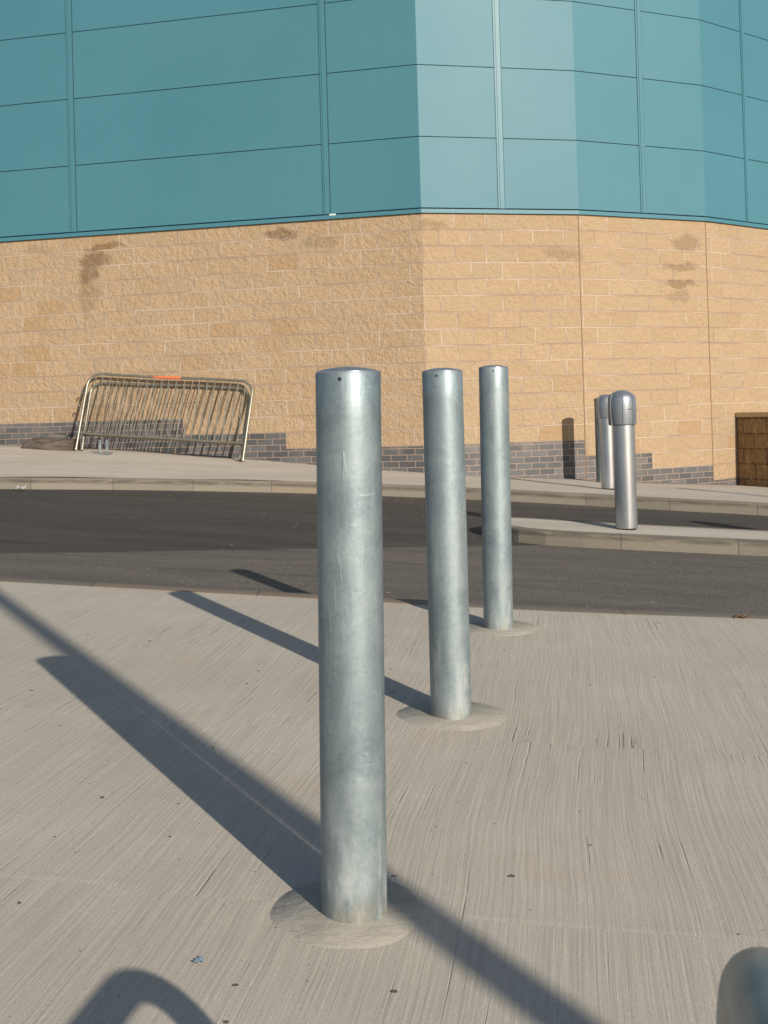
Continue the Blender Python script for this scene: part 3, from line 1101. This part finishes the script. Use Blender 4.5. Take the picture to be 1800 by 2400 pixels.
def make_silver():
    t = thing("domed_bollard", "x", "bollard", (0, 0, 0), 0, "silver dome-headed bollards along the road")
    bm = bmesh.new()
    lathe(bm, [(RS, 0.012), (RS, 0.30), (RS, 0.60), (RS, 0.845), (RS - 0.006, 0.85)], 72)
    link("column", bm, M_ALU, t, 40)
    bm = bmesh.new()
    lathe(bm, [(RS - 0.012, -0.05), (RS - 0.012, 0.014)], 48)
    for k in range(4):
        a = k * math.pi / 2 + 0.6
        tube(bm, [(math.cos(a) * (RS - .008), math.sin(a) * (RS - .008), 0.0), (math.cos(a) * (RS - .008), math.sin(a) * (RS - .008), 0.014)], 0.010, 8)
    link("base_plate", bm, M_DARK, t, 40)
    # head: barrel between two cheeks, domed on top
    H0, H1 = 0.846, 1.130
    core = [(0.0, H0 + 0.002), (0.092, H0 + 0.002), (0.1010, H0 + 0.010), (0.1070, H0 + 0.06), (0.1100, H0 + 0.12), (0.1095, H0 + 0.17), (0.1065, H0 + 0.213), (0.1010, H0 + 0.234), (0.088, H0 + 0.252), (0.068, H0 + 0.268), (0.040, H0 + 0.280), (0.0, H0 + 0.285)]
    bm = bmesh.new()
    lathe(bm, core, 72)
    head = link("head", bm, M_HEAD, t, 35, (-0.008, 0, 0))
    for s, (d0, d1) in enumerate(((-38, 38), (142, 218))):
        bm = bmesh.new()
        ch = [(0.090, H0 + 0.0), (0.106, H0 + 0.0), (0.1115, H0 + 0.012), (0.1165, H0 + 0.12), (0.1140, H0 + 0.213), (0.1070, H0 + 0.236), (0.094, H0 + 0.253), (0.088, H0 + 0.244)]
        rings = lathe(bm, ch, 24, R(d0), R(d1))
        for e in (0, -1):
            bm.faces.new([rg[e] for rg in rings])
        link("side_cheek", bm, M_HEAD, head, 35)
    # vertical seam and card slot
    bm = bmesh.new()
    a = R(-90 + 3)
    pr = [(r + 0.0006, z) for r, z in core[2:9]]
    tube(bm, [(r * math.cos(a), r * math.sin(a), z) for r, z in pr], 0.0016, 6)
    link("seam", bm, M_DARK, head)
    bm = bmesh.new()
    pts = [(0.1104 * math.cos(R(-90 + q)), 0.1104 * math.sin(R(-90 + q)), H0 + 0.128 + 0.0007 * (q - 20) * 0.15) for q in (22, 30, 38, 46)]
    tube(bm, pts, 0.0026, 6)
    link("slot", bm, M_DARK, head)
    return t


def place_silver(t, x, y, z, rz, label):
    t.location = (x, y, z)
    t.rotation_euler = (0, 0, rz)
    t["label"] = label


s1 = make_silver()
s2, s4, s5 = copy_tree(s1), copy_tree(s1), copy_tree(s1)
place_silver(s1, 1.942, 9.392, road_z(1.942, 9.392) + 0.110, R(-12), "silver dome-headed bollard standing alone on the kerbed traffic island")
place_silver(s2, 2.646, 13.73, pav_z(2.646, 13.73), R(-12), "silver dome-headed bollard on the footway, partly hidden behind the island bollard")
place_silver(s4, 4.35, 8.80, road_z(4.35, 8.80) + 0.110, R(-14), "silver dome-headed bollard farther right on the island, beyond the right picture edge")
place_silver(s5, 5.10, 12.75, pav_z(5.10, 12.75), R(-14), "silver dome-headed bollard on the footway beyond the right picture edge")
# flat-topped post behind
t = thing("flat_topped_bollard", "grey flat-topped bollard close to the wall, rearmost of the three in line", "bollard", (2.885, 15.38, pav_z(2.885, 15.38)))
bm = bmesh.new()
lathe(bm, [(0.085, -0.05), (0.085, 0.3), (0.085, 0.7), (0.085, 1.085)], 48)
link("column", bm, M_GALV_DULL, t, 40)
bm = bmesh.new()
lathe(bm, [(0.08, 1.084), (0.0885, 1.086), (0.0885, 1.112), (0.082, 1.122), (0.05, 1.128), (0.0, 1.13)], 48)
link("flat_cap", bm, M_GALV_DULL, t, 40)


# ------------------------------------------------------------------ crowd barriers leaning on the wall
def barrier(FL, FR, TL, TR, name_label, orange, seed):
    FL, FR, TL, TR = map(Vector, (FL, FR, TL, TR))
    FL.z, FR.z = pav_z(FL.x, FL.y) + 0.02, pav_z(FR.x, FR.y) + 0.02
    t = thing("crowd_barrier", name_label, "barrier", FL, 0, "crowd barriers stacked against the wall")
    o = FL.copy()
    P = lambda a, b: (FL * (1 - a) + FR * a) * (1 - b) + (TL * (1 - a) + TR * a) * b - o
    rnd = random.Random(seed)
    ra, rb = 0.075, 0.16
    path = [P(0, 0), P(0, .3), P(0, .6), P(0, 1 - rb)]
    for i in range(1, 8):
        th = i / 8 * math.pi / 2
        path.append(P(ra * (1 - math.cos(th)), 1 - rb + rb * math.sin(th)))
    for a in (ra, .3, .5, .7, 1 - ra):
        path.append(P(a, 1 + 0.004 * math.sin(a * 9 + seed)))
    for i in range(1, 8):
        th = i / 8 * math.pi / 2
        path.append(P(1 - ra + ra * math.sin(th), 1 - rb + rb * math.cos(th)))
    path += [P(1, 1 - rb), P(1, .6), P(1, .3), P(1, 0)]
    bm = bmesh.new()
    tube(bm, path, 0.019, 12)
    link("frame", bm, M_BARRIER, t, 50)
    bm = bmesh.new()
    bl = 0.215
    tube(bm, [P(0.012, bl), P(.25, bl - .004), P(.5, bl), P(.75, bl - .003), P(.988, bl)], 0.0165, 12)
    link("lower_rail", bm, M_BARRIER, t, 50)
    N = 21
    for i in range(N):
        a = 0.045 + (0.91) * i / (N - 1)
        da, db = rnd.uniform(-.004, .004), rnd.uniform(-.004, .004)
        top_b = 1.0 if ra <= a <= 1 - ra else 1 - rb + rb * math.sqrt(max(0, 1 - ((ra - (a if a < .5 else 1 - a)) / ra) ** 2))
        bm = bmesh.new()
        tube(bm, [P(a + da, bl), P(a + (da + db) / 2 + rnd.uniform(-.003, .003), (bl + top_b) / 2), P(a + db, top_b - 0.005)], 0.0065, 6)
        link("infill_bar", bm, M_BARRIER, t, 50)
    nrm = (FR - FL).cross(TL - FL).normalized()
    for hb in ((0.77, 0.60, 0.36) if orange else ()):
        bm = bmesh.new()
        c = P(0, hb)
        ax = (FR - FL).normalized()
        pts = [c + ax * (-0.015), c + ax * (-0.055) + Vector((0, 0, 0.012)), c + ax * (-0.072) + Vector((0, 0, -0.008)), c + ax * (-0.07) + Vector((0, 0, -0.04))]
        tube(bm, pts, 0.008, 8)
        link("hook", bm, M_BARRIER, t, 50)
    for a in (0, 1):
        bm = bmesh.new()
        c = P(a, 0)
        ax = (TL - FL).normalized()
        tube(bm, [c - ax * 0.012, c + ax * 0.05], 0.0225, 12)
        link("end_cap", bm, M_BARRIER, t, 50)
    if orange:
        bm = bmesh.new()
        # a smear of orange paint along the top rail: half-sleeve proud of the tube
        ps = [P(a, 1 + 0.004 * math.sin(a * 9 + seed)) for a in (.345, .42, .5, .56, .61)]
        tube(bm, ps, [0.0150, 0.0196, 0.0197, 0.0196, 0.0150], 12)
        link("orange_paint_mark", bm, M_ORANGE, t, 50)
    return t


barrier((-4.356, 16.21, 0), (-1.941, 15.623, 0), (-4.24, 16.594, 1.561), (-1.804, 16.001, 1.368),
        "taller crowd barrier of the leaning pair, in front, orange paint on its top rail", True, 1)
barrier((-4.286, 16.265, 0), (-1.992, 15.707, 0), (-4.219, 16.656, 1.435), (-1.864, 16.082, 1.27),
        "lower crowd barrier of the leaning pair, between the taller barrier and the block wall", False, 2)


# ------------------------------------------------------------------ odds and ends on the footway
def clod():
    bm = bmesh.new()
    rnd = random.Random(5)
    NX, NA = 22, 14
    rows = []
    L = 0.80
    for i in range(NX + 1):
        a = i / NX
        prof = min(1.0, (a / 0.28) ** 0.6) * (1.0 if a < 0.9 else 1 - 0.5 * (a - 0.9))
        hh = 0.135 * prof + 0.025
        ww = 0.17 * (0.6 + 0.4 * prof)
        row = []
        for k in range(NA + 1):
            th = math.pi * k / NA
            cy, sz = math.cos(th), math.sin(th)
            yy = ww * math.copysign(abs(cy) ** 0.55, cy)
            zz = hh * abs(sz) ** 0.45
            row.append(bm.verts.new((L * (a - 0.5) + rnd.uniform(-.008, .008), yy + rnd.uniform(-.008, .008), zz - 0.03 * (1 - abs(sz)) + rnd.uniform(-.007, .007))))
        rows.append(row)
    for A, B in zip(rows, rows[1:]):
        for k in range(NA):
            bm.faces.new((A[k], B[k], B[k + 1], A[k + 1]))
    bm.faces.new(rows[0])
    bm.faces.new(rows[-1])
    return bm


o = link("dirt_heap", clod(), M_MUD, None, 60)
o.location = (-4.80, 16.47, pav_z(-4.80, 16.47))
o.rotation_euler = (0, R(3.5), R(-13.5))
tag(o, "low dark brown heap of dirt lying against the plinth left of the barriers", "dirt heap")
o = link("slate_piece", bmesh.new(), M_HOOP, None)
bm = bmesh.new()
vs = box(bm, (-0.14, -0.09, 0), (0.16, 0.08, 0.018))
vs[1].co.x += 0.05
vs[7].co.y -= 0.05
bm.to_mesh(o.data)
bm.free()
o.location = (-4.72, 16.52, pav_z(-4.80, 16.47) + 0.168)
o.rotation_euler = (R(14), R(4), R(-16))
tag(o, "flat dark slate piece lying on top of the brown dirt heap", "slate")

bx, by = -3.885, 15.86
t = thing("post_bracket", "small galvanised foot plate with two short uprights lying before the barriers", "bracket", (bx, by, pav_z(bx, by) + 0.004), R(-13))
bm = bmesh.new()
box(bm, (-0.125, -0.10, 0), (0.115, 0.075, 0.012), Matrix.Rotation(R(4), 4, 'X'))
link("foot_plate", bm, M_GALV, t)
for x in (-0.045, 0.062):
    bm = bmesh.new()
    box(bm, (x - 0.019, -0.012, 0.012), (x + 0.019, -0.004, 0.19))
    box(bm, (x - 0.019, -0.004, 0.012), (x - 0.012, 0.03, 0.19))
    link("upright", bm, M_GALV, t)


def scrap(name, n, size, mat, loc, rz, label, cat, h=0.012, seed=0):
    rnd = random.Random(seed)
    bm = bmesh.new()
    G_ = 6
    grid = [[bm.verts.new((size[0] * (i / G_ - .5) * (1 - .25 * (j / G_)), size[1] * (j / G_ - .5), 0.002 + h * (0.5 + 0.5 * math.sin(i * 1.9 + j * .6 + seed)) * rnd.uniform(.5, 1))) for j in range(G_ + 1)] for i in range(G_ + 1)]
    for i in range(G_):
        for j in range(G_):
            bm.faces.new((grid[i][j], grid[i + 1][j], grid[i + 1][j + 1], grid[i][j + 1]))
    r = bmesh.ops.solidify(bm, geom=bm.faces[:], thickness=0.0008)
    o = link(name, bm, mat, None, 60)
    o.location = loc
    o.rotation_euler = (0, 0, rz)
    tag(o, label, cat)
    return o


scrap("foil_scrap", 6, (0.019, 0.017), M_BLUE, (-0.353, 2.030, apron_z(-0.353, 2.03)), R(20), "crumpled pale blue scrap of wrapper on the near concrete, left of the nearest bollard", "litter", 0.007, 1)
scrap("paper_cup", 6, (0.15, 0.06), M_PAPER, (-3.98, 12.50, road_z(-3.98, 12.5) + 0.012), R(8), "small white scrap of paper in the gutter at far left", "litter", 0.05, 2).name = "paper_scrap"
scrap("dry_leaf", 6, (0.075, 0.04), M_LEAF, (1.60, 5.27, apron_z(1.60, 5.27) + 0.003), R(-10), "dry brown leaf at the road edge of the apron, near the right picture edge", "leaf", 0.016, 3)

# sawn joint at the right of the apron
bm = bmesh.new()
pts = [(1.72, 5.245), (1.80, 5.12), (2.6, 3.9), (4.6, 0.9)]
for (xa, ya), (xb, yb) in zip(pts, pts[1:]):
    d = Vector((xb - xa, yb - ya)).normalized()
    nn = Vector((-d.y, d.x)) * 0.006
    bm.faces.new([bm.verts.new((x, y, apron_z(x, y) + 0.0035)) for x, y in ((xa - nn.x, ya - nn.y), (xb - nn.x, yb - nn.y), (xb + nn.x, yb + nn.y), (xa + nn.x, ya + nn.y))])
struct("apron_joint", bm, M_DARK)

# ------------------------------------------------------------------ hoop rail beside the viewer (its bend shows at bottom right)
HX, HY, HT, HR = 0.254, 0.842, 0.618, 0.0265
hr = thing("hoop_rail", "dark steel tube hoop rail, its rounded bend showing in the bottom right corner", "rail", (HX, HY, apron_z(HX, HY)))
bm = bmesh.new()
rad = 0.115
path = [(0, 0, -0.1), (0, 0, 0.15), (0, 0, HT - rad)]
for i in range(1, 13):
    th = i / 12 * math.pi / 2
    path.append((-0.18 * (rad - rad * math.cos(th)), -rad + rad * math.cos(th), HT - rad + rad * math.sin(th)))
path += [(-0.072, -0.4, HT), (-0.144, -0.8, HT), (-0.216, -1.2, HT)]
for i in range(1, 13):
    th = i / 12 * math.pi / 2
    path.append((-0.216 - 0.18 * rad * math.sin(th), -1.2 - rad * math.sin(th), HT - rad + rad * math.cos(th)))
path += [(-0.216 - 0.18 * rad, -1.2 - rad, 0.15), (-0.216 - 0.18 * rad, -1.2 - rad, -0.1)]
tube(bm, path, HR, 40)
link("bent_tube", bm, M_HOOP, hr, 50)
for yy, xx in ((0, 0), (-1.2 - rad, -0.216 - 0.18 * rad)):
    bm = bmesh.new()
    lathe(bm, [(HR, 0.008), (0.075, 0.008), (0.078, 0.0), (0.078, -0.02)], 32, c=(xx, yy, 0.004))
    link("base_flange", bm, M_HOOP, hr, 40)

# ------------------------------------------------------------------ lamp post behind the viewer (throws the long soft shadow)
LPX, LPY = 2.708, -2.33
lp = thing("lamp_post", "slim grey lamp post behind the viewer, casting the long soft shadow", "lamp post", (LPX, LPY, apron_z(LPX, LPY)))
bm = bmesh.new()
lathe(bm, [(0.09, 0.0), (0.09, 0.02), (0.06, 0.025), (0.056, 0.03), (0.055, 0.9), (0.052, 1.0), (0.05, 3.0), (0.048, 5.0), (0.0, 5.01)], 40)
link("pole", bm, M_GALV_OLD, lp, 40)
bm = bmesh.new()
tube(bm, [(0, 0, 4.95), (0.05, -0.1, 5.05), (0.2, -0.35, 5.12), (0.35, -0.6, 5.12)], 0.022, 12)
link("arm", bm, M_GALV_OLD, lp, 40)
bm = bmesh.new()
box(bm, (-0.1, -0.25, -0.04), (0.1, 0.25, 0.04), Matrix.Translation((0.45, -0.8, 5.1)) @ Matrix.Rotation(R(30), 4, 'Z'))
link("lamp_head", bm, M_HOOP, lp)
